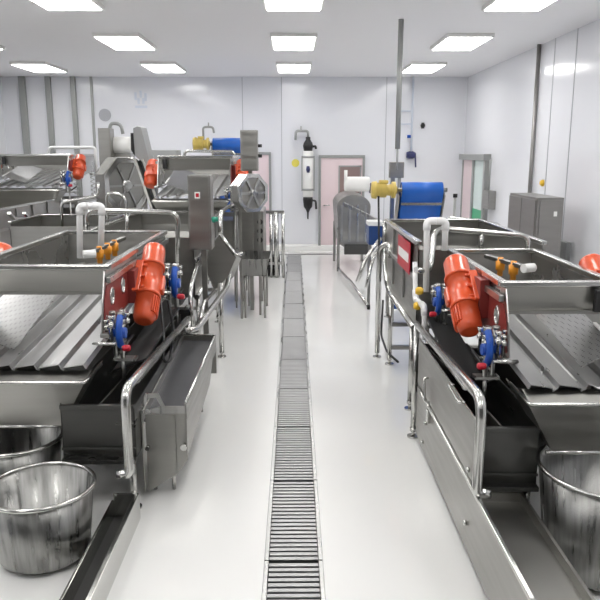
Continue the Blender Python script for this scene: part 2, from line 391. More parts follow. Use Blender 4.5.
LX = 1.2
screen(-1, 1.2, 2.1, 4.45, 6.5, 1.39, 'large vibrating screen at near left with orange motor and grooved steel deck', P(155, 247, X=-1.07), P(143.5, 322, X=-1.07), .093, feet=.72)
screen(1, 1.2, 1.84, 3.95, 5.35, 1.37, 'large vibrating screen at near right with orange motor and grooved steel deck', P(455, 260, X=1.07), P(470.5, 332, X=1.07), .09, drop=.52, run=.58, feet=.72)
s2 = Vector((-.79, 9.9, 1.8))
screen(-1, .87, 1.87, 9.9, 11.4, 2.06, 'vibrating screen with grey deck behind the hanging steel box at left', Vector((-.74, 10.2, 1.99)), Vector((-.74, 9.9, 1.66)), .095, feet=1.3, group='vibrating screens of the washing lines')
screen(-1, 3.88, 5.1, 12.4, 13.9, 2.08, 'farthest vibrating screen at upper left against the wall bay, with orange motor', Vector((-3.76, 12.65, 2.06)), Vector((-3.76, 12.35, 1.70)), .1, feet=1.3)

# ---------------------------------------------------------------- near washing tanks
def foot(mb, x, y): mb.cyl((x, y, .0), (x, y, .012), .045); mb.cyl((x, y, .012), (x, y, .06), .014); mb.cyl((x, y, .05), (x, y, .075), .026)
def washer(sg, xi, xn, xo, yfr, yrail, yb, yw, label, rail_far, zrf, zr, zend):
    t = thing('washing_tank', label, 'washing tank', (sg*(xi+xo)/2, (yfr+yb)/2, 0), 'near washing tanks')
    X, O, Wd = sg*xi, sg*xn, sg*xo; zt, zb = .665, .34
    tk = MB(); tk.box(X, O, yfr, yfr+.01, zb, zt); tk.box(X, O, yb-.01, yb, zb, .7); tk.box(X, X+sg*.01, yfr, yb, zb, zt); tk.box(O-sg*.01, O, yfr, yb, zb, .7)
    tk.box(X, O, yfr, yb, zb, zb+.01); tk.bar((X, yfr, zt), (O, yfr, zt), .03, .025); tk.bar((X, yfr-.02, zb), (O, yfr-.02, zb), .06, .025); tk.bar((X, yfr-.012, zb+.07), (O, yfr-.012, zb+.07), .02, .015)
    tk.build('tank_body', 'shadesteel', t, bevel=.003)
    tk = MB(); O2 = O+sg*.012; tk.box(O2, Wd, yw, yw+.01, zb, zt); tk.box(O2, Wd, yb-.01, yb, zb, zt); tk.box(Wd, Wd-sg*.01, yw, yb, zb, zt); tk.box(O2, Wd, yw, yb, zb, zb+.01); tk.build('side_tank', 'shadesteel', t, bevel=.003)
    MB().bar(((X+O)/2, yfr+.02, .6), ((X+O)/2-sg*.1, yb-.02, .6), .012, .12).build('divider', 'sheet', t)
    # horizontal pipework on tubular frame
    f = MB(); xr = X-sg*.035
    f.tube([(X+sg*.03, yrail, zend), (xr, yrail, zend), (xr, yrail, zr), (xr, rail_far, zrf)], .026, 14, bend=.10)
    f.build('guard_tube', 'tube', t)
    g = MB(); g.tube([(xr+sg*.06, yrail+.55, zr-.13), (xr+sg*.055, rail_far, zrf-.07)], .018, 10); g.build('inner_tube', 'tube', t)
    for (xx, yy) in ((xr, rail_far), (Wd, yb-.05), (Wd, yw+.04), (O-sg*.03, yfr+.05), (X+sg*.04, yfr+.05)):
        lg = MB(); lg.cyl((xx, yy, .05), (xx, yy, zrf if xx == xr else zb), .022); foot(lg, xx, yy); lg.build('leg', 'tube', t)
    return t
w1 = washer(1, .935, 1.31, 1.9, 3.5, 3.18, 5.1, 3.9, 'steel washing tank at near right with flat skirt panels and guard tube', 4.98, .88, .95, .46)
# skirt panels on the aisle side of the right tank
pu = MB(); pu.box(.905, .915, 3.3, 4.9, .46, .80); pu.build('upper_panel', 'sheet', w1, bevel=.003)
pu = MB(); pu.box(.905, .915, 2.35, 4.9, .06, .43); pu.build('lower_panel', 'sheet', w1, bevel=.003)
MB().bar((.90, 2.35, .445), (.90, 4.7, .445), .02, .022).build('panel_strip', 'tube', w1, bevel=.003)
for a, b in (((427, 378), (428, 402)), ((452, 385), (462, 412))):
    p, q = P(a[0], a[1], X=.895), P(b[0], b[1], X=.895)
    if a[0] < 440: MB().tube([p+Vector((.015, 0, 0)), p-Vector((.02, 0, 0)), q-Vector((.02, 0, 0)), q+Vector((.015, 0, 0))], .009, 8, bend=.02).build('handle', 'tube', w1)
    else: MB().tube([p+Vector((.015, 0, 0)), p-Vector((.02, 0, 0)), Vector((.875, q.y, p.z-.01)), Vector((.91, q.y, p.z-.01))], .009, 8, bend=.02).build('handle', 'tube', w1)
lt = MB(); p = P(427.5, 415, X=.89); lt.box(.885, .905, p.y-.03, p.y+.03, p.z-.05, p.z+.03); lt.cyl((.89, p.y, p.z-.06), (.865, p.y, p.z-.06), .012, 10); lt.build('latch', 'tube', w1, bevel=.003)
for yy, zz in ((3.36, .5), (3.36, .2), (4.6, .12)):
    MB().cyl((.905, yy, zz), (.89, yy, zz), .014, 8).build('bolt', 'tube', w1)
# low drip pan in front of the right tank
t = thing('drip_pan', 'shallow steel pan low in front of the near right washing tank', 'pan', (1.2, 3.0, 0))
dp = MB(); dp.box(.925, 1.22, 2.35, 3.45, .27, .28); dp.box(.925, .94, 2.35, 3.45, .27, .33); dp.box(1.205, 1.22, 2.35, 3.45, .27, .33); dp.box(.94, 1.205, 3.435, 3.45, .27, .33); dp.box(.94, 1.205, 2.35, 2.365, .27, .33); dp.build('pan', 'sheet', t)
for yy in (2.45, 3.38):
    lg = MB(); lg.cyl((1.18, yy, .0), (1.18, yy, .27), .018); lg.build('leg', 'tube', t)
    lg = MB(); lg.cyl((.96, yy, .0), (.96, yy, .27), .018); lg.build('leg', 'tube', t)

w2 = washer(-1, .93, 1.36, 2.15, 3.86, 3.53, 6.3, 4.45, 'shade-toned steel washing tank at near left under the grooved deck', 5.75, .74, .88, .40)
MB().box(-.925, -.915, 5.6, 6.3, .1, .64).build('side_panel', 'sheet', w2, bevel=.003)
# sunk drip trough at left
t = thing('drip_trough', 'dark drip trough with bright steel edge at near left beside the basket', 'trough', (-.99, 3.1, 0))
dp = MB(); dp.box(-.93, -.905, 2.4, 3.78, 0, .165); dp.box(-1.07, -1.055, 2.4, 3.78, 0, .12); dp.box(-1.055, -.93, 3.765, 3.78, 0, .165); dp.box(-1.055, -.93, 2.4, 2.415, 0, .165); dp.build('rim', 'tube', t, bevel=.003)
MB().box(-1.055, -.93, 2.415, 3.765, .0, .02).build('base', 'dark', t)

# catch box with handle, left aisle
t = thing('catch_box', 'steel catch box with trapezoid handle plate protruding into the aisle at left', 'catch box', (-.79, 4.9, 0))
x0, x1, yn, yf_, zt = -.928, -.65, 4.0, 5.62, .632
bx = MB()
bx.prism([(x0+.02, yn+.03, .50), (x0+.02, yn+.03, .04), (x1-.075, yn+.03, .16), (x1-.075, yn+.03, .55), (x0+.02, yn+.03, .55)], (0, .012, 0))
bx.prism([(x1, yn, zt), (x1, yf_, zt), (x1, yf_, zt-.14), (x1, yn, zt-.10)], (-.01, 0, 0))
bx.prism([(x1-.075, yn+.02, zt-.03), (x1-.005, yn+.02, zt-.03), (x1-.005, yn+.02, .26), (x1-.075, yn+.02, .16)], (0, .01, 0))
bx.prism([(x1-.01, yn+.02, zt-.1), (x1-.01, yf_-.1, zt-.12), (x1-.01, yf_-.4, .34), (x1-.01, yn+.02, .26)], (-.008, 0, 0))
bx.sheet((x0, yf_, zt), (x1, yf_, zt), (x1, yf_, .3), (x0, yf_, .3), .01)
bx.prism([(x0, yn, zt-.06), (x0, yf_, zt), (x0, yf_, .3), (x0, yn, .05)], (.01, 0, 0))
bx.build('box_body', 'sheet', t, bevel=.003)
MB().sheet((x0+.01, yn+.04, .50), (x1-.01, yn+.04, .50), (x1-.01, yf_-.02, .585), (x0+.01, yf_-.02, .585), .008).build('inner_plate', 'plate', t)
hp = MB(); zz = zt-.065
hp.prism([(x0+.0, yn, zz), (x1, yn, zz), (x1, yn, zz+.045), (x1-.13, yn, zz+.045), (x1-.165, yn, zz+.125), (x1-.245, yn, zz+.125), (x1-.275, yn, zz+.045), (x1-.25, yn, zz+.045), (x1-.23, yn, zz+.1), (x1-.178, yn, zz+.1), (x1-.155, yn, zz+.045), (x1-.25, yn, zz+.02), (x0, yn, zz+.02)], (0, .012, 0))
hp.build('handle_plate', 'steel', t)
kb = MB(); kb.cyl((x1-.02, yn+.02, .36), (x1-.02, yn-.03, .36), .012); kb.cyl((x1-.02, yn-.02, .36), (x1-.02, yn-.035, .36), .02); kb.cyl((x0+.03, yn+.04, .34), (x0+.03, yn-.0, .34), .014); kb.build('knob', 'tube', t)
rm = MB(); rm.tube([(x1-.005, yn, zt), (x1-.005, yf_, zt), (x0, yf_, zt)], .009, 8, bend=.02); rm.build('rim', 'tube', t)
for yy in (yn+.15, yf_-.1):
    for xx in (x0+.04, x1-.12):
        lg = MB(); lg.cyl((xx, yy, 0), (xx, yy, .18), .012, 8); lg.build('leg', 'tube', t)

# ---------------------------------------------------------------- rear troughs
def trough(sg, xi, xo, y0, y1, zt, zb, label, sign=None, legs=True, open_front=True, group='raised wash troughs'):
    t = thing('wash_trough', label, 'wash trough', (sg*(xi+xo)/2, (y0+y1)/2, 0), group)
    def side(X):
        pr = [(y0, zt), (y0, zb+.02)]
        pr = [(y0, zt), (y0, zb)]; R = (zt-zb)*.75
        for i in range(9):
            a = i/8*PI/2; pr.append((y1-R+R*math.sin(a), zb+R-R*math.cos(a)))
        pr.append((y1, zt)); return [(X, a, b) for a, b in pr]
    for X, d in ((sg*xi, sg*.01), (sg*xo, -sg*.01)):
        MB().prism(side(X), (d, 0, 0)).build('side_wall', 'sheet', t)
    s = side(sg*xi); hull = MB()
    for i in range(1, len(s)-1):
        a, b = Vector(s[i]), Vector(s[i+1]); w = Vector((sg*(xo-xi), 0, 0)); n = (b-a).cross(w).normalized()*.006
        hull.prism([a, b, b+w, a+w], n)
    hull.box(sg*xi, sg*xo, y0, y0+.01, zb, zt-.05)
    hull.build('hull', 'sheet', t)
    r = MB(); r.bar((sg*xi, y0, zt), (sg*xi, y1, zt), .05, .03); r.bar((sg*xo, y0, zt), (sg*xo, y1, zt), .05, .03); r.bar((sg*xi, y1, zt), (sg*xo, y1, zt), .05, .03); r.build('rim', 'tube', t, bevel=.006)
    cv = MB(); cv.tube([Vector(q)-Vector((sg*.012, 0, 0)) for q in s[1:]], .028, 8); cv.build('edge_band', 'tube', t)
    ff = MB()
    for k in range(1, int((y1-y0)/.75)+1):
        yy = y0+k*(y1-y0)/(int((y1-y0)/.75)+1); ff.box(sg*xi-sg*.02, sg*xi, yy-.015, yy+.015, zb+.12, zt-.02)
    ff.bar((sg*xi-sg*.012, y0, zt-.28), (sg*xi-sg*.012, y1-.1, zt-.28), .025, .035)
    ff.build('stiffener', 'steel', t, bevel=.004)
    if sign:
        yy, zz, w, h = sign
        p = MB().box(sg*xi-sg*.022, sg*xi-sg*.028, yy-w/2, yy+w/2, zz-h/2, zz+h/2).build('warning_sign', 'red', t)
        q = MB(); q.box(sg*xi-sg*.029, sg*xi-sg*.031, yy-w*.42, yy+w*.42, zz-h*.16, zz+h*.14); 
        q.build('white_band', 'white', p)
    for X in (sg*xi, sg*xo):
        for yy in (y0+.15, y1-.5):
            if not legs: continue
            lg = MB(); lg.cyl((X, yy, .05), (X, yy, zb+.02), .022); foot(lg, X, yy); lg.build('leg', 'tube', t)
    lb = MB()
    for zz in (.18, .42):
        lb.bar((sg*xi, y0+.15, zz), (sg*xo, y0+.15, zz), .04, .04); lb.bar((sg*xi, y1-.5, zz), (sg*xo, y1-.5, zz), .04, .04)
    lb.build('cross_bar', 'sheet', t)
    return t
trough(1, .97, 1.95, 5.42, 7.35, 1.42, .74, 'raised steel wash trough with rounded end at right, red and white sign on side', sign=(5.98, 1.26, .66, .26))
trough(-1, .97, 2.0, 6.75, 9.2, 1.36, .72, 'raised steel wash trough at left behind the guard rail, beneath the hanging box', group='raised wash troughs')
trough(-1, 4.0, 5.3, 8.2, 12.1, 1.36, .6, 'long steel wash trough at far left with red sign and sloping tubes', sign=(10.6, 1.02, .62, .32))
trough(-1, 2.45, 3.6, 8.9, 10.0, 1.25, .55, 'steel wash trough between the two left lines, in middle distance')

# tall free leg with bend at right, and hose
t = thing('pipe_stand', 'bent steel tube stand on the aisle floor at right, before the blue belt', 'pipe stand', tuple(P(377, 357, Z=0)))
b = P(377, 357, Z=0)
s = MB(); s.tube([(b.x, b.y, .05), (b.x, b.y, 1.17), (b.x+.09, b.y-.1, 1.22), (.96, b.y-.22, 1.1)], .027, 12, bend=.07); foot(s, b.x, b.y); s.build('tube', 'tube', t)

# ---------------------------------------------------------------- spring valves (blue)
def valve(p, sg, sc, label):
    t = thing('water_valve', label, 'valve', p, 'blue valves beside the vibrating screens')
    p = Vector(p)
    a = MB(); a.tube([p+Vector((0, y*sc, z*sc)) for y, z in ((.07, .17), (.0, .2), (-.07, .14), (-.09, .05), (-.05, -.03), (.02, -.05))], .026*sc, 10, bend=.03); a.build('blue_hose', 'blue', t)
    a = MB(); a.prof(p+Vector((sg*-.04*sc, -.02*sc, .06*sc)), p+Vector((sg*.08*sc, -.02*sc, .06*sc)), [(0, .04*sc), (.3, .045*sc), (.31, .03*sc), (.8, .03*sc), (.81, .045*sc), (1, .045*sc)], 16); a.build('valve_body', 'blue', t)
    a = MB(); a.cyl(p+Vector((0, 0, -.14*sc)), p+Vector((0, 0, .17*sc)), .018*sc, 10); a.cyl(p+Vector((sg*.06*sc, .03*sc, -.14*sc)), p+Vector((sg*.06*sc, .03*sc, .2*sc)), .014*sc, 10)
    for z in (.19, .13): a.cyl(p+Vector((0, 0, z*sc)), p+Vector((0, 0, (z+.03)*sc)), .032*sc, 8); a.cyl(p+Vector((sg*.07*sc, .03*sc, z*sc)), p+Vector((sg*.07*sc, .03*sc, (z+.025)*sc)), .026*sc, 6)
    a.box(p.x-.07*sc, p.x+.1*sc, p.y-.02*sc, p.y+.07*sc, p.z-.16*sc, p.z-.14*sc)
    a.build('bracket', 'steel', t)
    for ii, (dx, dy) in enumerate(((.1, -.05), (.13, .02), (.05, -.09), (.15, .09), (-.02, .1))):
        q = p+Vector((sg*dx*sc, dy*sc, 0)); a = MB(); a.prof(q+Vector((0, 0, .02*sc)), q+Vector((0, 0, (.17+.02*(ii % 3))*sc)), [(0, .012*sc), (.5, .012*sc), (.51, .024*sc), (.7, .024*sc), (.71, .014*sc), (.85, .014*sc), (.86, .022*sc), (1, .022*sc)], 8); a.build('fitting', 'tube', t)
    a = MB(); a.tube([p+Vector((sg*.02*sc, -.11*sc, .0)), p+Vector((sg*.12*sc, -.12*sc, .0)), p+Vector((sg*.2*sc, -.05*sc, -.02*sc))], .016*sc, 8, bend=.03); a.build('elbow', 'tube', t)
    a = MB(); a.tube([p+Vector((0, .06*sc, -.1*sc)), p+Vector((sg*.05*sc, .2*sc, -.14*sc)), p+Vector((sg*.02*sc, .45*sc, -.08*sc))], .012*sc, 8, bend=.08); a.build('black_hose', 'rubber', t)
    a = MB(); a.cyl(p+Vector((-sg*.02*sc, -.08*sc, -.035*sc)), p+Vector((-sg*.02*sc, .0, -.035*sc)), .01*sc, 8); a.build('stem', 'steel', t)
    a = MB(); c = p+Vector((-sg*.025*sc, -.10*sc, -.035*sc)); a.prof(c, c+Vector((-sg*.06*sc, -.0, 0)), [(0, .016*sc), (.2, .024*sc), (.8, .024*sc), (1, .016*sc)], 12); a.build('red_knob', 'red', t)
    a = MB(); a.cyl(p+Vector((0, 0, -.14*sc)), (p.x, p.y, 0 if p.z > 1.3 else .68), .012, 8); a.build('support_rod', 'steel', t)
    return t
valve(P(486, 357, X=1.09), 1, .82, 'blue valve with red knob nearest the camera at right, beside the grooved deck')
valve(P(437, 308, X=1.03), 1, .8, 'blue valve with red knob behind the orange motor at right')
valve(P(122, 340, X=-1.1), -1, .85, 'blue valve with red knob nearest the camera at left, beside the grooved deck')
valve(P(176, 290, X=-.98), -1, 1.0, 'blue valve with red knob just behind the orange motor at left')
valve(P(40, 192, X=-3.8) if False else (-3.78, 11.95, 1.62), -1, 1.0, 'far blue valve below the orange motor at upper left')
valve((-.80, 9.55, 1.5), -1, .9, 'far blue valve below the orange motor left of the drain, middle distance')

# black rubber sheets between screen and guard tube
tag(MB().sheet((.955, 4.0, .82), (1.17, 4.0, .74), (1.17, 5.3, .90), (.955, 5.3, .98), .012).build('rubber_sheet', 'rubber'), 'black rubber splash sheet below the right orange motor', 'rubber sheet')
tag(MB().sheet((-1.17, 4.35, .72), (-.95, 4.35, .80), (-.95, 6.2, .86), (-1.17, 6.2, .80), .012).build('rubber_sheet', 'rubber'), 'black rubber splash sheet below the left orange motor', 'rubber sheet')

# black cable loops from left motor
p = P(158, 315, X=-.98)
tag(MB().tube([P(160, 300, X=-1.0), P(164, 335, X=-.95), P(163, 362, X=-.93), P(170, 362, X=-.9), P(174, 330, X=-.93), P(168, 300, X=-.97)], .011, 8, bend=.08).build('cable', 'rubber'), 'black cable hanging in a loop below the left orange motor', 'cable')
tag(MB().tube([P(383, 300, X=.97), P(381, 335, X=.95), P(387, 352, X=.95), P(398, 362, X=1.02)], .012, 8, bend=.1).build('hose', 'rubber'), 'black hose curving down under the right wash trough', 'hose')

# ---------------------------------------------------------------- PVC pipes
def pvc(pts, r, label, name='pvc_pipe', extra=None):
    t = thing(name, label, 'water pipe', tuple(Vector(pts[0])))
    MB().tube(pts, r, 14, bend=.05).build('pipe', 'pvc', t)
    for i in range(1, len(pts)-1):
        f = MB(); q = Vector(pts[i]); a = (Vector(pts[i-1])-q).normalized(); c = (Vector(pts[i+1])-q).normalized()
        f.tube([q+a*.07, q, q+c*.07], r*1.25, 14, bend=.045); f.build('elbow', 'pvc', t)
    return t
Y1 = 6.2
pvc([P(80, 258, Y=5.6), P(79.5, 206, Y=5.6), P(102, 206, Y=5.6), P(101, 247, Y=5.6)], .024, 'white plastic pipe bent in an inverted U over the left screen')
pvc([P(426, 292, X=.99), P(427, 221, X=.99), P(427, 221, X=.99)+Vector((.14, 0, 0)), P(427, 221, X=.99)+Vector((.14, 0.0, -.22))], .023, 'white plastic pipe bent over beside the right guard rail')
t = pvc([P(415, 262, X=.92), P(415.5, 299, X=.92), P(424, 306, X=.94), P(425, 340, X=.94)], .019, 'thin white plastic pipe with two yellow valves, low at right')
for px, py in ((419, 291), (417, 306)):
    v = MB(); q = P(px, py, X=.91); v.prof(q+Vector((-.025, 0, 0)), q+Vector((.03, 0, 0)), [(0, .02), (.3, .03), (.7, .03), (1, .02)], 12); v.build('yellow_valve', 'brass', t)
# guard rails (stainless) over the screens
def rail(pts, r, label, posts=()):
    t = thing('guard_rail', label, 'guard rail', tuple(Vector(pts[0])), 'pipe guard rails above the screens')
    MB().tube(pts, r, 12, bend=.1).build('rail_tube', 'tube', t)
    for a, b in posts: MB().cyl(a, b, r*.75, 10).build('post', 'tube', t)
    return t
yr = 6.6
rail([P(88, 233, Y=yr), P(86, 210, Y=yr), P(178, 212.5, Y=yr), P(177, 268, Y=yr)], .022, 'bent steel tube rail standing behind the left screen', [(P(127, 212, Y=yr), P(127, 234, Y=yr))])
yr = 5.45
rail([P(416, 270, Y=yr-.35), P(431, 272, Y=yr-.2), P(434, 228, Y=yr), P(529, 236, Y=yr), P(527, 256, Y=yr)], .022, 'bent steel tube rail standing behind the right screen', [(P(482, 232, Y=yr), P(481, 252, Y=yr))])
# spray bars with orange nozzles
def spray(a, b, ts, label):
    a = Vector(a); b = Vector(b); t = thing('spray_bar', label, 'spray bar', tuple((a+b)/2), 'spray bars inside the screens')
    MB().bar(a, b, .035, .03).build('bar', 'tube', t, bevel=.004)
    for k in ts:
        q = a.lerp(b, k)+Vector((0, 0, -.01)); n = MB(); n.prof(q+Vector((0, 0, -.10)), q+Vector((0, 0, .03)), [(0, .02), (.3, .022), (.31, .032), (.8, .034), (.81, .022), (1, .02)], 12); n.build('nozzle', 'nozzle', t)
    n = MB(); q = a; n.prof(q+Vector((-.03, -.02, 0)), q+Vector((.05, 0.02, 0)), [(0, .03), (1, .03)], 12); n.build('end_cap', 'white', t)
    return t
spray(P(88, 254, Y=5.1), P(124, 238, Y=5.9), (.28, .5, .7), 'spray bar with three orange nozzles inside the left screen')
spray(P(527, 268, Y=4.55), P(486, 256, Y=5.1), (.3, .62), 'spray bar with two orange nozzles inside the right screen')

# ---------------------------------------------------------------- baskets
def basket(c, r, h, label):
    t = thing('basket', label, 'basket', (c[0], c[1], 0), 'round steel baskets under the screens')
    q = (c[0], c[1], 0); rb = r*.86
    MB().lathe(q, [(0.001, .03), (rb-.01, .03), (rb, .04), (r, h), (r-.006, h), (rb-.006, .046), (rb-.02, .038), (.001, .038)], 64).build('wall', 'basket', t)
    rim = MB(); N = 64; rim.tube([(q[0]+(r+.002)*math.cos(2*PI*i/N), q[1]+(r+.002)*math.sin(2*PI*i/N), h) for i in range(N+1)], .012, 10, closed_ends=False); rim.build('rim', 'tube', t)
    ft = MB()
    ft.lathe(q, [(rb*.8, 0), (rb*.8, .035), (rb*.74, .035), (rb*.74, 0), (rb*.8, 0)], 40); ft.build('base_ring', 'sheet', t)
    return t
basket((-1.33, 3.40), .27, .40, 'round steel basket at bottom left, nearest the camera')
basket((-1.70, 4.02-.0), .27, .41, 'round steel basket at left, half hidden under the chute behind the nearer one')
basket((1.63, 3.28), .375, .545, 'large round steel basket at bottom right under the discharge chute')

# ---------------------------------------------------------------- belt conveyors with blue rolls
def blueconv(x0, x1, yh, zh, r, ylow, zlow, label, motor_len, arch=False, yoff=0):
    t = thing('belt_conveyor', label, 'conveyor', ((x0+x1)/2, yh, 0), 'blue belt conveyors')
    h = Vector((0, yh, zh)); lo = Vector((0, ylow, zlow)); d = (lo-h).normalized(); n = Vector((0, -d.z, d.y))
    if n.z < 0: n = -n
    # belt loop
    pr = []
    for i in range(13):
        a = -PI/2+i/12*PI; pr.append(h+n*r*math.sin(a)-d*r*math.cos(a))
    for i in range(13):
        a = PI/2+i/12*PI; pr.append(lo+n*r*math.sin(a)-d*r*math.cos(a)*1)
    vs = [Vector((x0, p.y, p.z)) for p in pr]+[Vector((x1, p.y, p.z)) for p in pr]; m_ = len(pr)
    b = MB(); b.add(vs, [(i, (i+1) % m_, m_+(i+1) % m_, m_+i) for i in range(m_)], True); o = b.build('belt', 'belt', t); o.modifiers.new('s', 'SOLIDIFY').thickness = .008
    ro = MB(); ro.cyl((x0+.01, yh, zh), (x1-.01, yh, zh), r-.01); MB().cyl((x0+.01, ylow, zlow), (x1-.01, ylow, zlow), r-.01).build('roller', 'steel', t); ro.cyl((x0-.06, yh, zh), (x1+.06, yh, zh), .025); ro.build('roller', 'steel', t)
    for X, s in ((x0, -1), (x1, 1)):
        pl = MB(); c = X+s*.02
        pl.prism([(c, *(h+n*r*.9+d*r*.3).yz), (c, *(lo+n*r*.9).yz), (c, *(lo-n*r*.9).yz), (c, *(h-n*r*.9+d*r*.3).yz)], (s*.012, 0, 0)); pl.build('side_frame', 'sheet', t)
    br = MB(); m1 = h-n*(r+.02)+d*.12; br.bar((x0, m1.y, m1.z), (x1, m1.y, m1.z), .04, .03); br.build('scraper_bar', 'tube', t)
    for f_ in (.3, .8):
        c = h.lerp(lo, f_)
        for X in (x0-.03, x1+.03):
            lg = MB(); lg.bar((X, c.y, .06), (X, c.y, c.z), .04, .04); foot(lg, X, c.y); lg.build('leg', 'sheet', t)
    gm = bpy.data.objects.new('gear_motor', None); gm.parent = t; gm.location = Vector((x0-.15, yh, zh))-t.location; C.objects.link(gm)
    L = motor_len; a = Vector((x0-.05, yh, zh)); b2 = Vector((x0-.05-L, yh, zh)); rr = r*1.0
    MB().prof(a, b2, [(0, rr*.5), (.06, rr*.5), (.0601, rr*1.05), (.2, rr*1.05), (.2001, rr*.75), (.42, rr*.7), (.4201, rr*.95), (.80, rr*.95), (.8001, rr*1.15), (.98, rr*1.05), (1, rr*.8)], 20).build('housing', 'yellow', gm)
    tb = MB(); tb.box(x0-.05-L*.7, x0-.05-L*.35, yh-.05, yh+.05, zh+rr*.8, zh+rr*1.25); tb.build('terminal_box', 'yellow', gm, bevel=.008)
    return t
pR = P(420, 190, X=1.47)
xa, xb = P(401, 190, Y=8.3).x, P(442, 190, Y=8.3).x; zr = P(420, 190, Y=8.3).z
blueconv(xa, xb, 8.3, zr, .092, 9.15, .16, 'inclined blue belt conveyor at right with yellow gear motor', .30)
tag(MB().tube([P(378.5, 196, Y=8.25), P(379, 245, Y=8.25), P(381, 262, Y=8.25)], .012, 8, bend=.05).build('cable', 'rubber'), 'black cable hanging straight from the yellow gear motor at right', 'cable')
xa, xb = P(213, 144, Y=12.6).x, P(246, 144, Y=12.6).x; zr = P(225, 144, Y=12.6).z
blueconv(xa, xb, 12.6, zr, .105, 14.2, .9, 'inclined blue belt conveyor at left with yellow gear motor, partly behind steel box', .30)
t = thing('pipe_arch', 'dark pipe arch with small tap above the left yellow gear motor', 'pipe', tuple(P(205, 140, Y=12.6)))
q = [P(203.5, 142, Y=12.6), P(203, 127, Y=12.6), P(213, 127, Y=12.6), P(214, 133, Y=12.6)]
MB().tube(q, .02, 8, bend=.05).build('pipe', 'frame', t); MB().cyl(P(208.5, 128, Y=12.6), P(208.5, 122.5, Y=12.6), .012, 8).build('tap', 'frame', t)
# spray pipe ring under left blue roll
t = thing('guard_rail', 'small bent tube rail above the middle-distance screen at left', 'guard rail', tuple(P(185, 158, Y=11.2)), 'pipe guard rails above the screens')
MB().tube([P(184, 158, Y=11.2), P(185, 151, Y=11.2), P(234, 151.5, Y=11.2), P(235, 160, Y=11.2)], .022, 8, bend=.06).build('rail_tube', 'tube', t)
t = thing('guard_rail', 'small bent tube rail above the farthest screen at upper left', 'guard rail', tuple(P(48, 160, Y=13.6)), 'pipe guard rails above the screens')
MB().tube([P(48, 160, Y=13.6), P(49, 147.5, Y=13.6), P(95, 147.5, Y=13.6), P(96.5, 172, Y=13.6)], .03, 8, bend=.06).build('rail_tube', 'pvc', t)

# ---------------------------------------------------------------- control boxes
def cbox(px0, px1, py0, py1, Y, depth, label, post=True, knobs=0, side=1, sticker=False):
    a = P(px0, py0, Y=Y); b = P(px1, py1, Y=Y); cx = (a.x+b.x)/2
    t = thing('control_box', label, 'control box', (cx, Y+depth/2, 0), 'stainless control boxes')
    MB().box(a.x, b.x, Y, Y+depth, b.z, a.z).build('body', 'sheet', t, bevel=.008)
    d = MB().box(a.x+.015, b.x-.015, Y-.012, Y, b.z+.015, a.z-.015).build('front_cover', 'sheet', t, bevel=.004)
    if sticker:
        p0, p1 = P(194.5, 192, Y=Y-.014), P(200, 198.5, Y=Y-.014)
        MB().box(p0.x, p1.x, Y-.0145, Y-.012, p1.z, p0.z).build('sticker', 'white', d)
        k = MB(); w = p1.x-p0.x; h = p0.z-p1.z; k.box(p0.x+w*.2, p0.x+w*.8, Y-.0155, Y-.0145, p1.z+h*.2, p1.z+h*.8); k.build('red_mark', 'red', d)
    if post: MB().bar((cx, Y+depth+.02, .0), (cx, Y+depth+.02, b.z+(a.z-b.z)*.6), .05, .05, (0, 1, 0)).build('post', 'sheet', t)
    for k in range(knobs):
        zz = a.z-(a.z-b.z)*(.38+.25*k); MB().cyl((b.x, Y+depth/2, zz), (b.x+.05, Y+depth/2, zz), .022, 10).build('knob', 'rubber', t)
    return t
cbox(187, 212, 175, 250, 6.45, .22, 'tall stainless box hanging in front of the left trough, small red sticker on front', sticker=True)
cbox(240, 258, 130, 171, 9.2, .2, 'stainless box on a post beside the blue roll at left, black knobs on side', knobs=2)
cbox(97.5, 111.5, 128, 166, 12.2, .3, 'stainless box at upper left beside the white cylinder')

# green fitting under box
tag(MB().prof(P(212, 220, Y=6.4), P(218, 219, Y=6.4), [(0, .025), (.4, .03), (.6, .022), (1, .022)], 12).build('pipe_fitting', 'green_fit'), 'small green pipe fitting beside the hanging steel box', 'fitting')

# ---------------------------------------------------------------- drums
def drum(cx, cy, cz, r, w, az, label, win=True):
    t = thing('elevator_drum', label, 'drum housing', (cx, cy, 0), 'round drum housings at left')
    ax = Vector((math.cos(az), math.sin(az), 0)); c = Vector((cx, cy, cz)); v = Vector((-math.sin(az), math.cos(az), 0)); z = Vector((0, 0, 1))
    def ring(rr, n=8): return [c+v*rr*math.cos(PI/8+2*PI*i/n)+z*rr*1.0*math.sin(PI/8+2*PI*i/n) for i in range(n)]
    MB().prism([p-ax*w/2 for p in ring(r)], ax*w).build('housing', 'sheet', t, bevel=.01)
    f = MB(); o_, i_ = ring(r*.98), ring(r*.8)
    for sgn_ in (1, -1):
        b0 = ax*(w/2)*sgn_
        for i in range(8):
            j = (i+1) % 8; f.prism([o_[i]+b0, o_[j]+b0, i_[j]+b0, i_[i]+b0], ax*.02*sgn_)
    f.build('flange', 'tube', t)
    hb = MB(); hb.prof(c-ax*(w/2+.05), c+ax*(w/2+.05), [(0, r*.14), (.1, r*.2), (.9, r*.2), (1, r*.14)], 16)
    for i in range(6):
        a = PI*i/3; dd = v*math.cos(a)+z*math.sin(a); hb.bar(c+ax*(w/2+.012)+dd*r*.1, c+ax*(w/2+.012)+dd*r*.78, .03, .015, ax); hb.bar(c-ax*(w/2+.012)+dd*r*.1, c-ax*(w/2+.012)+dd*r*.78, .03, .015, ax)
    hb.build('hub', 'steel', t)
    for s_ in (-1, 1):
        lg = MB(); q = c+v*s_*r*.6; lg.bar((q.x, q.y, 0), (q.x, q.y, cz-r*.4), .03, .03, (0, 1, 0)); lg.build('leg', 'sheet', t)
    return t
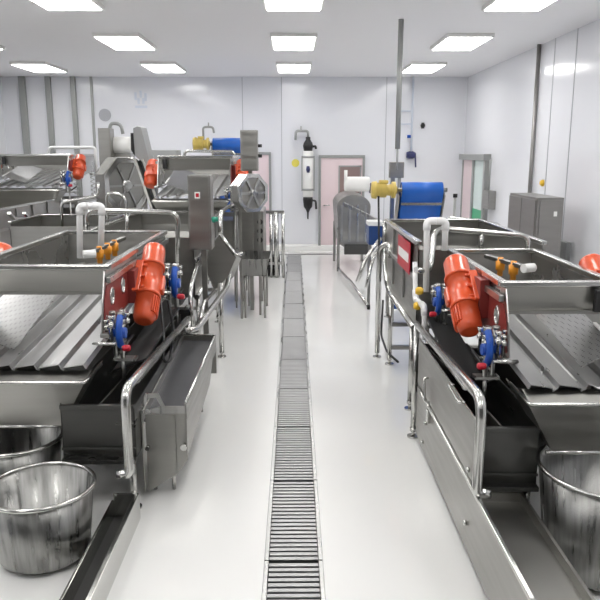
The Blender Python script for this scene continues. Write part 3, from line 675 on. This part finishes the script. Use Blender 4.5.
c = P(251, 193, Y=9.0); drum(c.x-.02, 9.0, c.z, .26, .12, math.radians(-48), 'octagonal drum housing beside the left orange motor, middle distance')
c = P(125, 185, Y=11.5); drum(c.x, 11.3, c.z, .48, .2, math.radians(-35), 'large round drum housing at upper left below the inclined elevator head')
# ring tube curve beside the big drum
cc = P(128, 186, Y=10.7)
tag(MB().tube([cc+Vector((.30*math.cos(a), .0, .42*math.sin(a))) for a in [(-70+i*12)*PI/180 for i in range(14)]], .02, 8).build('curved_tube', 'tube'), 'curved steel tube around the large drum housing at upper left', 'tube')

# white cylinder + arch by left box
t = thing('roller_drum', 'short white cylinder beside the stainless box at upper left', 'cylinder', tuple(P(112, 145, Y=12.3)))
MB().prof(P(111, 145, Y=12.5), P(133, 145, Y=12.5), [(0, .10), (.1, .10), (.1001, .14), (.9, .14), (.9001, .1), (1, .1)], 20).build('cylinder', 'white', t)
MB().tube([P(110, 139, Y=12.5), P(110, 123, Y=12.5), P(121, 124, Y=12.5), P(123, 134, Y=12.5)], .03, 8, bend=.08).build('pipe_arch', 'frame', t)
MB().box(P(112, 150, Y=12.6).x, P(132, 150, Y=12.6).x, 12.5, 12.8, 1.3, P(112, 150, Y=12.6).z-.05).build('stand', 'sheet', t)

# inclined elevator with dark head
t = thing('elevator_conveyor', 'steep elevator conveyor with grey boxy head at left, near the big drum', 'conveyor', tuple(P(140, 200, Y=10.6).xy)+(0,))
a = P(139, 133, Y=10.6); b = P(162, 212, Y=10.0)
hd = MB(); d = (b-a).normalized(); q = Vector((0, 1, 0))
hd.prism([P(133, 128, Y=10.5), P(137, 126, Y=10.5), P(141, 127, Y=10.5), P(149, 160, Y=10.5), P(146, 165, Y=10.5), P(135, 156, Y=10.5)], (0, .4, 0)); hd.build('head_cover', 'grey', t, bevel=.01)
MB().prism([P(130.5, 133, Y=10.6), P(133, 133, Y=10.6), P(135, 156, Y=10.6), P(131, 150, Y=10.6)], (0, .3, 0)).build('side_cap', 'rubber', t)
for dx in (0, 8):
    MB().bar(P(136+dx, 160, Y=10.55), P(153+dx, 210, Y=10.3), .04, .12, (0, 1, 0)).build('side_frame', 'sheet', t)
MB().bar(P(141, 160, Y=10.65), P(158, 210, Y=10.4), .11, .03, (0, 1, 0)).build('belt', 'rubber', t)
lg = P(141, 150, Y=10.8); MB().bar((lg.x+.02, 10.85, 0), (lg.x+.02, 10.85, 1.95), .05, .05, (0, 1, 0)).build('leg', 'sheet', t)
lg = P(157, 205, Y=10.5); MB().bar((lg.x, 10.5, 0), (lg.x, 10.5, 1.4), .05, .05, (0, 1, 0)).build('leg', 'sheet', t)
# dark control panel behind
t = thing('machine_hood', 'dark grey flat hood behind the steep elevator at left', 'hood', tuple(P(160, 155, Y=12).xy)+(0,))
a, b = P(149, 150, Y=12.2), P(177, 168, Y=12.2); MB().box(a.x, b.x, 12.2, 12.7, b.z, a.z).build('hood', 'grey', t, bevel=.01)
for xx in (a.x+.05, b.x-.05): MB().bar((xx, 12.45, 0), (xx, 12.45, b.z), .05, .05, (0, 1, 0)).build('leg', 'sheet', t)

# ---------------------------------------------------------------- left chute plate and frames at the end of left tank
t = thing('transfer_chute', 'tilted steel transfer chute on a bent tube frame at left of the aisle', 'chute', tuple(P(222, 357, Z=0)))
py = [(220, 234), (236, 256), (228, 275), (215, 292), (207, 270), (209, 252)]
A = [P(x, y, Y=7.3) for x, y in py]; B = [P(x, y, Y=7.3)+Vector((.02, .4, -.08)) for x, y in py]
cp = MB(); cp.prism(A, (-.01, .01, 0)); 
for i in (1, 2, 3):
    j = (i+1) % 6
    if i < 3: cp.sheet(A[i], A[j], B[j], B[i], .006)
cp.build('chute_plate', 'sheet', t)
MB().tube([A[0], A[1], A[1]+Vector((.06, .05, .02))], .02, 10, bend=.03).build('rolled_edge', 'tube', t)
b = P(222, 357, Z=0); lg = MB(); lg.cyl((b.x, b.y, .05), (b.x, b.y, .80), .026); foot(lg, b.x, b.y); lg.build('leg', 'tube', t)
b2 = b+Vector((-.7, .25, 0)); lg = MB(); lg.cyl((b2.x, b2.y, .05), (b2.x, b2.y, .80), .026); foot(lg, b2.x, b2.y); lg.build('leg', 'tube', t)
MB().tube([P(188, 331, X=-.82), P(197, 329, X=-.78), P(227, 287, X=-.70), P(233, 258, X=-.68), P(237, 250, X=-.7)], .027, 12, bend=.08).build('frame_tube', 'tube', t)
MB().tube([P(192, 330, X=-.88), P(190, 290, X=-.9), P(196, 268, X=-.9), P(205, 258, X=-.92)], .02, 10, bend=.12).build('frame_tube', 'tube', t)
MB().tube([P(200, 322, X=-.8), P(204, 302, X=-.8), P(216, 290, X=-.78)], .018, 10, bend=.05).build('frame_tube', 'tube', t)
MB().tube([P(220, 233, X=-.8), P(221, 212, X=-.8), P(231, 205, X=-.8), P(243, 200, X=-.75)], .022, 10, bend=.06).build('frame_tube', 'tube', t)

# small basin on legs, left, behind
t = thing('collecting_basin', 'pale steel basin on thin legs left of the drain, far part of aisle', 'basin', tuple(P(252, 305, Z=0)))
a, b = P(243, 262, Y=8.9), P(266, 276, Y=8.9)
zt_, zb_ = P(250, 256, Y=9.2).z, P(250, 276, Y=8.9).z
bs = MB(); y0, y1 = 8.9, 9.7; x0, x1 = a.x, b.x
bs.prism([(x0, y0, zb_), (x1, y0, zb_), (x1+.05, y0, zt_), (x0-.02, y0, zt_)], (0, .01, 0)); bs.prism([(x0, y1, zb_), (x1, y1, zb_), (x1+.05, y1, zt_), (x0-.02, y1, zt_)], (0, .01, 0))
bs.sheet((x0, y0, zb_), (x1, y0, zb_), (x1, y1, zb_), (x0, y1, zb_), .01); bs.sheet((x1, y0, zb_), (x1+.05, y0, zt_), (x1+.05, y1, zt_), (x1, y1, zb_), .008); bs.sheet((x0, y0, zb_), (x0-.02, y0, zt_), (x0-.02, y1, zt_), (x0, y1, zb_), .008)
bs.build('basin', 'steel', t)
for xx in (x0+.02, x1-.02):
    for yy in (y0+.03, y1-.03):
        lg = MB(); lg.cyl((xx, yy, 0), (xx, yy, zb_), .014, 8); lg.build('leg', 'sheet', t)
# frame rack left far
t = thing('pipe_rack', 'upright steel rack of vertical tubes left of the drain near the back wall', 'rack', tuple(P(272, 262, Z=0)))
yq = 12.0; fr = MB()
for px in (264, 271, 276, 283):
    a = P(px, 212, Y=yq); fr.tube([(a.x, yq, 0), (a.x, yq, a.z)], .03 if px != 276 else .045, 10)
a, b = P(262, 212, Y=yq), P(284, 212, Y=yq); fr.bar(a, b, .06, .05); fr.bar((a.x, yq, .25), (b.x, yq, .25), .05, .05)
fr.build('tubes', 'tube', t)
bk = MB(); bk.box(a.x, b.x-.08, yq+.03, yq+.3, .02, .35); bk.build('base_box', 'rubber', t, bevel=.01)
# tall grey mechanical column left (between drum and rack)
t = thing('machine_column', 'grey machine column with round openings below the octagonal drum', 'machine column', tuple(P(256, 262, Z=0).xy)+(0,))
yq = 9.95; a, b = P(238, 211, Y=yq), P(264, 262, Y=yq)
MB().box(a.x, b.x, yq, yq+.9, .45, a.z).build('body', 'sheet', t, bevel=.01)
hl = MB()
for py_ in (222, 231, 240):
    q = P(260, py_, Y=yq-.01); hl.cyl((q.x, yq-.015, q.z), (q.x, yq+.01, q.z), .04, 14)
hl.build('openings', 'dark', t)
for xx in (a.x+.04, b.x-.04):
    for yy in (yq+.05, yq+.85): lg = MB(); lg.cyl((xx, yy, 0), (xx, yy, .46), .02, 8); lg.build('leg', 'sheet', t)
# support stand for middle-distance screen and far screen
def stand(x0, x1, y0, y1, z, label):
    t = thing('support_frame', label, 'support frame', ((x0+x1)/2, (y0+y1)/2, 0), 'support frames under raised screens')
    tp = MB()
    for a, b in (((x0, y0), (x1, y0)), ((x0, y1), (x1, y1)), ((x0, y0), (x0, y1)), ((x1, y0), (x1, y1))): tp.bar((*a, z-.03), (*b, z-.03), .05, .06); 
    tp.build('top_frame', 'sheet', t)
    MB().box(x0+.03, x1-.03, y0+.03, y1-.03, .55, z-.12).build('tank_shell', 'sheet', t, bevel=.01)
    for xx in (x0, x1):
        for yy in (y0, y1): lg = MB(); lg.bar((xx, yy, 0), (xx, yy, z-.06), .05, .05, (0, 1, 0)); lg.build('leg', 'sheet', t)
stand(-1.9, -.84, 10.0, 11.4, 1.29, 'box-shaped support frame under the middle-distance screen at left')
stand(-5.13, -3.85, 12.5, 13.9, 1.29, 'box-shaped support frame under the farthest screen at upper left')
# sloped tubes on the far left
t = thing('ladder', 'short sloped steel ladder of two dark strips leaning on the far left trough', 'ladder', (-3.95, 9.3, 0))
for dx in (0, 15):
    MB().bar(P(9+dx, 213, X=-3.85), P(30+dx*1.1, 237, X=-3.85), .05, .03).build('rail', 'tube', t)
for f_ in (.2, .5, .8):
    MB().bar(P(9, 213, X=-3.85).lerp(P(30, 237, X=-3.85), f_), P(24, 213, X=-3.85).lerp(P(46.5, 237, X=-3.85), f_), .03, .02).build('rung', 'tube', t)

# bent tubes between left lines
t = thing('tube_rack', 'bent thin tube frame standing between the two left lines', 'tube frame', tuple(P(62, 236, Y=9.2).xy)+(0,))
yq = 9.2; MB().tube([(P(61, 236, Y=yq).x, yq, 0), P(61, 202, Y=yq), P(99, 196, Y=yq), P(98, 182, Y=yq)], .022, 10, bend=.08).build('tube', 'tube', t)
MB().tube([(P(108, 236, Y=yq).x, yq, 0), P(106, 192, Y=yq), P(125, 195, Y=yq), (P(130, 236, Y=yq).x, yq, 0)], .02, 10, bend=.1).build('tube', 'tube', t)

# ---------------------------------------------------------------- right side far machines
t = thing('drum_washer', 'grey drum washer with white top roll at the far end of the aisle, right', 'washer', tuple(P(352, 262, Z=0)))
yq = 12.6
def X_(px, yy=yq): return P(px, 200, Y=yy).x
def Z_(py, yy=yq): return P(350, py, Y=yy).z
bd = MB(); x0, x1 = X_(337), X_(371); pr = []
for i in range(15):
    a = PI*i/14; pr.append(((x0+x1)/2+(x1-x0)/2*math.cos(a), yq, Z_(207)+.22*math.sin(a)))
pr += [(x0+.05, yq, .5), ((x0+x1)/2, yq, .36), (x1-.05, yq, .5)]
bd.prism(pr, (0, 1.4, 0)); bd.build('drum_body', 'sheet', t, bevel=.01)
MB().prof((X_(344), yq-.02, Z_(184)), (X_(369), yq-.02, Z_(184)), [(0, .11), (.03, .13), (.97, .13), (1, .11)], 20).build('top_roll', 'white', t)
MB().cyl((X_(369), yq-.02, Z_(188)), (X_(375), yq-.02, Z_(188)), .09).build('end_cap', 'navy', t)
MB().cyl((X_(345), yq-.1, Z_(182)), (X_(345), yq-.1, Z_(170)), .03, 10).build('vent', 'white', t)
MB().bar((X_(343), yq-.2, Z_(203)), (X_(369), yq-1.2, Z_(214)), .04, .06).build('brace', 'steel', t)
st = MB()
for px in (339, 370):
    for yy in (yq+.05, yq+1.3): st = MB(); st.bar((X_(px), yy, .0), (X_(px), yy, .8), .05, .05, (0, 1, 0)); st.build('leg', 'sheet', t)
# strip plates on its front
fp = MB()
for px in (342, 350, 358, 366): fp.box(X_(px)-.02, X_(px)+.02, yq-.03, yq, .55, Z_(205))
fp.build('front_rib', 'steel', t)
MB().box(X_(345), X_(369), yq-.05, yq+.1, .32, .5).build('skid', 'dark', t)

t = thing('motor_cabinet', 'small cabinet with white lid and blue-grey side before the drum washer', 'cabinet', tuple(P(375, 262, Y=9.4).xy)+(0,))
yq = 9.6; a, b = P(369, 226, Y=yq), P(383, 245, Y=yq)
MB().box(a.x, b.x, yq, yq+.3, b.z, a.z).build('body', 'beltdark', t, bevel=.01); MB().box(a.x-.01, b.x+.01, yq-.01, yq+.31, a.z, a.z+.06).build('lid', 'white', t, bevel=.01)
for xx in (a.x+.03, b.x-.03): MB().bar((xx, yq+.15, 0), (xx, yq+.15, b.z), .04, .04, (0, 1, 0)).build('leg', 'sheet', t)
# pallet-like feed table + inclined tubes low
t = thing('tube_support', 'crossed low tubes and curved rail on the floor right of the drain', 'tube support', tuple(P(365, 300, Z=0)))
MB().tube([P(338, 268, Z=.05), P(352, 283, Z=.12), P(368, 306, Z=.05)], .025, 10, bend=.3).build('curved_rail', 'tube', t)
MB().tube([P(357, 282, Y=8.8), P(366, 258, Y=8.9), P(381, 238, Y=9.0)], .025, 10, bend=.1).build('inclined_tube', 'tube', t)
MB().tube([P(366, 288, Y=8.6), P(372, 262, Y=8.8), P(378, 250, Y=9.0)], .022, 10, bend=.1).build('inclined_tube', 'tube', t)
c = P(368.5, 307, Z=.035); MB().cyl(c+Vector((-.02, 0, 0)), c+Vector((.02, 0, 0)), .035, 14).build('caster', 'rubber', t)
# pump under right trough
t = thing('water_pump', 'small steel pump with finned body under the right wash trough', 'pump', (1.25, 5.75, 0))
MB().prof((1.1, 5.75, .14), (1.42, 5.75, .14), [(0, .05), (.05, .09), (.3, .09), (.31, .07), (.35, .1), (.95, .1), (1, .06)], 18).build('pump_body', 'steel', t)
fn = MB()
for i in range(6): fn.prof((1.22+i*.03, 5.75, .14), (1.23+i*.03, 5.75, .14), [(0, .112), (1, .112)], 18)
fn.build('fins', 'steel', t); MB().box(1.1, 1.42, 5.66, 5.84, 0, .05).build('base_plate', 'sheet', t)
MB().tube([(1.14, 5.75, .2), (1.14, 5.75, .5), (1.14, 5.9, .74)], .02, 8, bend=.05).build('pipe', 'tube', t)

# conduit from ceiling + switch box
t = thing('ceiling_conduit', 'grey vertical conduit dropping from the ceiling to a switch box behind the blue roll', 'conduit', (P(397, 150, Y=9.0).x, 9.0, ZC))
yq = 9.0; x = P(397.5, 150, Y=yq).x
MB().cyl((x, yq, P(397, 149, Y=yq).z), (x, yq, ZC), .033, 12).build('conduit', 'frame', t); MB().cyl((x, yq, P(397, 170, Y=yq).z), (x, yq, P(397, 148, Y=yq).z), .014, 8).build('cable', 'grey', t)
t = thing('switch_box', 'grey-green switch box under the ceiling conduit beside the blue roll', 'switch box', (x, yq, 0))
a, b = P(390, 162, Y=yq), P(404, 178, Y=yq)
MB().box(a.x, b.x, yq, yq+.12, b.z, a.z).build('box', 'sheet', t, bevel=.008); MB().bar((a.x+.05, yq+.08, 0), (a.x+.05, yq+.08, b.z), .05, .05, (0, 1, 0)).build('post', 'sheet', t)
MB().bar((a.x+.13, yq+.04, b.z), (a.x+.13, yq+.04, b.z-.35), .04, .04, (0, 1, 0)).build('down_tube', 'frame', t)
# small water tube with tap on the back wall
t = thing('wall_pipe', 'thin pale-blue water tube with dark tap on the back wall, right of the conduit', 'water pipe', tuple(P(411, 150, Y=15.35)))
yq = 15.4; MB().cyl(P(411, 153, Y=yq), (P(411, 153, Y=yq).x, yq, ZC), .022, 10).build('tube', 'paleblue', t)
tp = MB(); q = P(411, 155, Y=yq); tp.prof(q+Vector((-.1, 0, 0)), q+Vector((.1, 0, 0)), [(0, .06), (.3, .08), (.7, .08), (1, .05)], 12); tp.cyl(q, q+Vector((0, -.12, 0)), .03, 10); tp.bar(q+Vector((.08, -.05, .02)), q+Vector((.1, -.05, -.26)), .03, .03); tp.build('tap', 'navy', t)
bk = MB(); 
for py_ in (111, 124):
    q = P(411, py_, Y=yq); bk.bar(q, q+Vector((-.22, .05, 0)), .02, .03)
bk.build('bracket', 'paleblue', t)
MB().cyl(P(409, 135, Y=yq), P(409, 138, Y=yq), .04, 10).build('collar', 'blue', t)
t = thing('sensor', 'small black sensor on the back wall above the blue roll', 'sensor', tuple(P(423, 125, Y=15.46)))
q = P(423, 125.5, Y=15.46); MB().prof(q+Vector((0, -.06, 0)), q+Vector((0, .04, 0)), [(0, .025), (.5, .05), (1, .05)], 12).build('sensor_body', 'rubber', t); MB().box(q.x-.03, q.x+.03, 15.47, 15.5, q.z-.06, q.z+.06).build('plate', 'rubber', t)
t = thing('sensor', 'small black sensor on the wall at far upper left', 'sensor', tuple(P(7, 117, X=XL+.04)))
q = P(7, 117, X=XL+.04); MB().prof(q+Vector((-.04, 0, 0)), q+Vector((.05, 0, 0)), [(0, .06), (.6, .06), (1, .03)], 12).build('sensor_body', 'rubber', t)
MB().box(q.x-.04, q.x-.02, q.y-.06, q.y+.06, q.z-.08, q.z+.08).build('plate', 'rubber', t)

# ---------------------------------------------------------------- water filter on the back wall
q0 = P(308, 173, Y=15.3); x = q0.x; yq = 15.3
t = thing('water_filter', 'wall-mounted white filter column with black valves top and bottom beside the door', 'water filter', (x, yq, P(308, 218, Y=yq).z))
def zf(py_): return P(308, py_, Y=yq).z
MB().prof((x, yq, zf(197)), (x, yq, zf(151)), [(0, .10), (.02, .115), (.98, .115), (1, .1)], 24).build('housing', 'white', t)
bn = MB()
for py_ in (157, 189.5): bn.prof((x, yq, zf(py_+1)), (x, yq, zf(py_-1)), [(0, .125), (1, .125)], 24)
for s_ in (-1, 1): bn.bar((x+s_*.13, yq, zf(191)), (x+s_*.13, yq, zf(156)), .02, .03, (0, 1, 0))
bn.build('clamp_band', 'frame', t)
MB().prof((x, yq-.118, zf(166)), (x, yq-.118, zf(172.5)), [(0, .03), (.5, .045), (1, .03)], 12).build('gauge', 'navy', t)
MB().prof((x, yq, zf(151)), (x, yq, zf(137)), [(0, .09), (.4, .11), (.6, .09), (.8, .05), (1, .05)], 16).build('top_valve', 'rubber', t)
MB().prof((x, yq, zf(219)), (x, yq, zf(197)), [(0, .015), (.3, .02), (.45, .05), (.55, .09), (.9, .11), (1, .1)], 16).build('bottom_valve', 'rubber', t)
lv = MB(); lv.tube([(x+.05, yq, zf(147)), (x+.16, yq-.02, zf(146)), (x+.17, yq-.02, zf(149))], .025, 8, bend=.03); lv.tube([(x+.05, yq, zf(200)), (x+.17, yq-.02, zf(201)), (x+.18, yq-.02, zf(209))], .022, 8, bend=.03); lv.build('lever', 'rubber', t)
MB().tube([(x, yq, zf(138)), (x-.0, yq, zf(131)), (x-.26, yq, zf(131)), (x-.27, yq, zf(140))], .028, 10, bend=.05).build('arm_pipe', 'frame', t)
MB().cyl((x-.15, yq, zf(131)), (x-.15, yq, zf(126)), .012, 8).build('stub', 'frame', t)
MB().box(x-.03, x+.03, yq+.1, YB-.001, zf(180), zf(165)).build('wall_bracket', 'frame', t)
q = P(295.5, 163, Y=YB); tag(MB().prof((q.x, YB-.012, q.z), (q.x, YB, q.z), [(0, .085), (1, .085)], 24).build('round_sign', 'yellowpaint'), 'small round yellow sign on the back wall left of the filter column', 'sign')
# faint wall prints
q = P(141, 101, Y=YB); lg = MB()
for i, (dx, dz, w, h) in enumerate(((-.11, .1, .05, .16), (.0, .14, .05, .14), (.1, .08, .05, .16), (-.05, .0, .05, .12), (.05, .0, .05, .12), (0, -.12, .26, .05))): lg.box(q.x+dx-w/2, q.x+dx+w/2, YB-.004, YB, q.z+dz-h/2, q.z+dz+h/2)
tag(lg.build('wall_print', 'paleblue'), 'faint blue printed mark high on the back wall at left', 'wall print')
q = P(99, 115, Y=YB-.03); tag(MB().prof((q.x+.12, YB-.02, q.z), (q.x+.12, YB, q.z), [(0, .13), (1, .13)], 24).build('round_vent', 'seam'), 'round grey wall vent above the stainless box at upper left', 'vent')

# ---------------------------------------------------------------- right wall cabinet and things
t = thing('steel_cabinet', 'tall grey steel cabinet against the right wall with small white label', 'cabinet', (3.28, 9.25, 0))
M['cab'] = mat('grey_cabinet_steel', (.30, .29, .28), .42, .8, noise=.1, nscale=(2, 2, 14))
MB().box(3.02, 3.35, 8.72, 9.85, .1, 1.57).build('cabinet_body', 'cab', t, bevel=.006)
MB().box(3.005, 3.02, 8.75, 9.28, .13, 1.54).build('door', 'cab', t, bevel=.003); MB().box(3.005, 3.02, 9.3, 9.83, .13, 1.54).build('door', 'cab', t, bevel=.003)
d = MB().box(3.05, 3.32, 8.705, 8.72, .13, 1.54).build('end_panel', 'cab', t, bevel=.003)
a = P(555.5, 214, Y=8.7); MB().box(a.x-.02, a.x+.02, 8.7, 8.705, a.z-.03, a.z+.03).build('label_plate', 'white', d)
for xx in (3.06, 3.31):
    for yy in (8.77, 9.8): MB().cyl((xx, yy, 0), (xx, yy, .1), .02, 8).build('foot', 'cab', t)
a0 = P(533, 140, X=XR-.04)
tag(MB().cyl((XR-.04, a0.y, .0), (XR-.04, a0.y, ZC), .03, 10).build('wall_conduit', 'cab'), 'dark vertical pipe on the right wall above the grey cabinet', 'conduit')
a = P(542, 183, X=XR-.02); tag(MB().prof((XR-.05, a.y, a.z), (XR, a.y, a.z), [(0, .03), (.5, .05), (1, .05)], 14).build('wall_fitting', 'brass'), 'small yellowish round fitting on the right wall above the cabinet', 'fitting')
t = thing('junction_box', 'small grey junction box on the right wall beside the far doorway', 'junction box', tuple(P(488, 199, X=XR-.06)))
a = P(487.5, 199.5, X=XR-.1); MB().box(XR-.14, XR-.002, a.y-.2, a.y+.2, a.z-.17, a.z+.17).build('box', 'sheet', t, bevel=.01); MB().tube([(XR-.12, a.y-.1, a.z+.17), (XR-.12, a.y-.14, 2.0)], .02, 8).build('conduit', 'frame', t); MB().tube([(XR-.12, a.y, a.z-.17), (XR-.12, a.y+.2, .9)], .02, 8).build('conduit', 'frame', t)
a = P(564, 252, X=XR-.05); tag(MB().box(XR-.07, XR, a.y-.1, a.y+.1, a.z-.14, a.z+.14).build('socket_box', 'grey', bevel=.01), 'grey socket box on the right wall just right of the cabinet', 'socket box')
# upright rod on floor behind right rail
a = P(453, 196, Y=9.5); t = thing('rod_stand', 'thin dark upright rod before the right wall, left of the doorway', 'rod', (a.x, 9.5, 0))
MB().cyl((a.x, 9.5, 0), (a.x+.03, 9.5, a.z), .018, 8).build('rod', 'frame', t); MB().cyl((a.x+.03, 9.5, a.z-.02), (a.x+.03, 9.5, a.z+.03), .03, 10).build('tip', 'rubber', t); MB().cyl((a.x, 9.5, 0), (a.x, 9.5, .02), .1, 16).build('base', 'frame', t)
# low rail behind
t = thing('guard_rail', 'thin far tube rail before the doorway at right', 'guard rail', (2.3, 8.0, 0), 'pipe guard rails above the screens')
MB().tube([(P(447, 215, Y=8).x, 8, 0), P(447, 217, Y=8), P(500, 224, Y=8), (P(500, 224, Y=8).x, 8, 0)], .015, 8, bend=.05).build('rail_tube', 'tube', t)

# ---------------------------------------------------------------- light and view
w = bpy.data.worlds.new('world'); bpy.context.scene.world = w; w.use_nodes = True
w.node_tree.nodes['Background'].inputs[0].default_value = (.9, .93, 1, 1); w.node_tree.nodes['Background'].inputs[1].default_value = .3
vs = bpy.context.scene.view_settings; vs.view_transform = 'Standard'; vs.look = 'None'; vs.gamma = 1; vs.use_curve_mapping = False; vs.exposure = .47
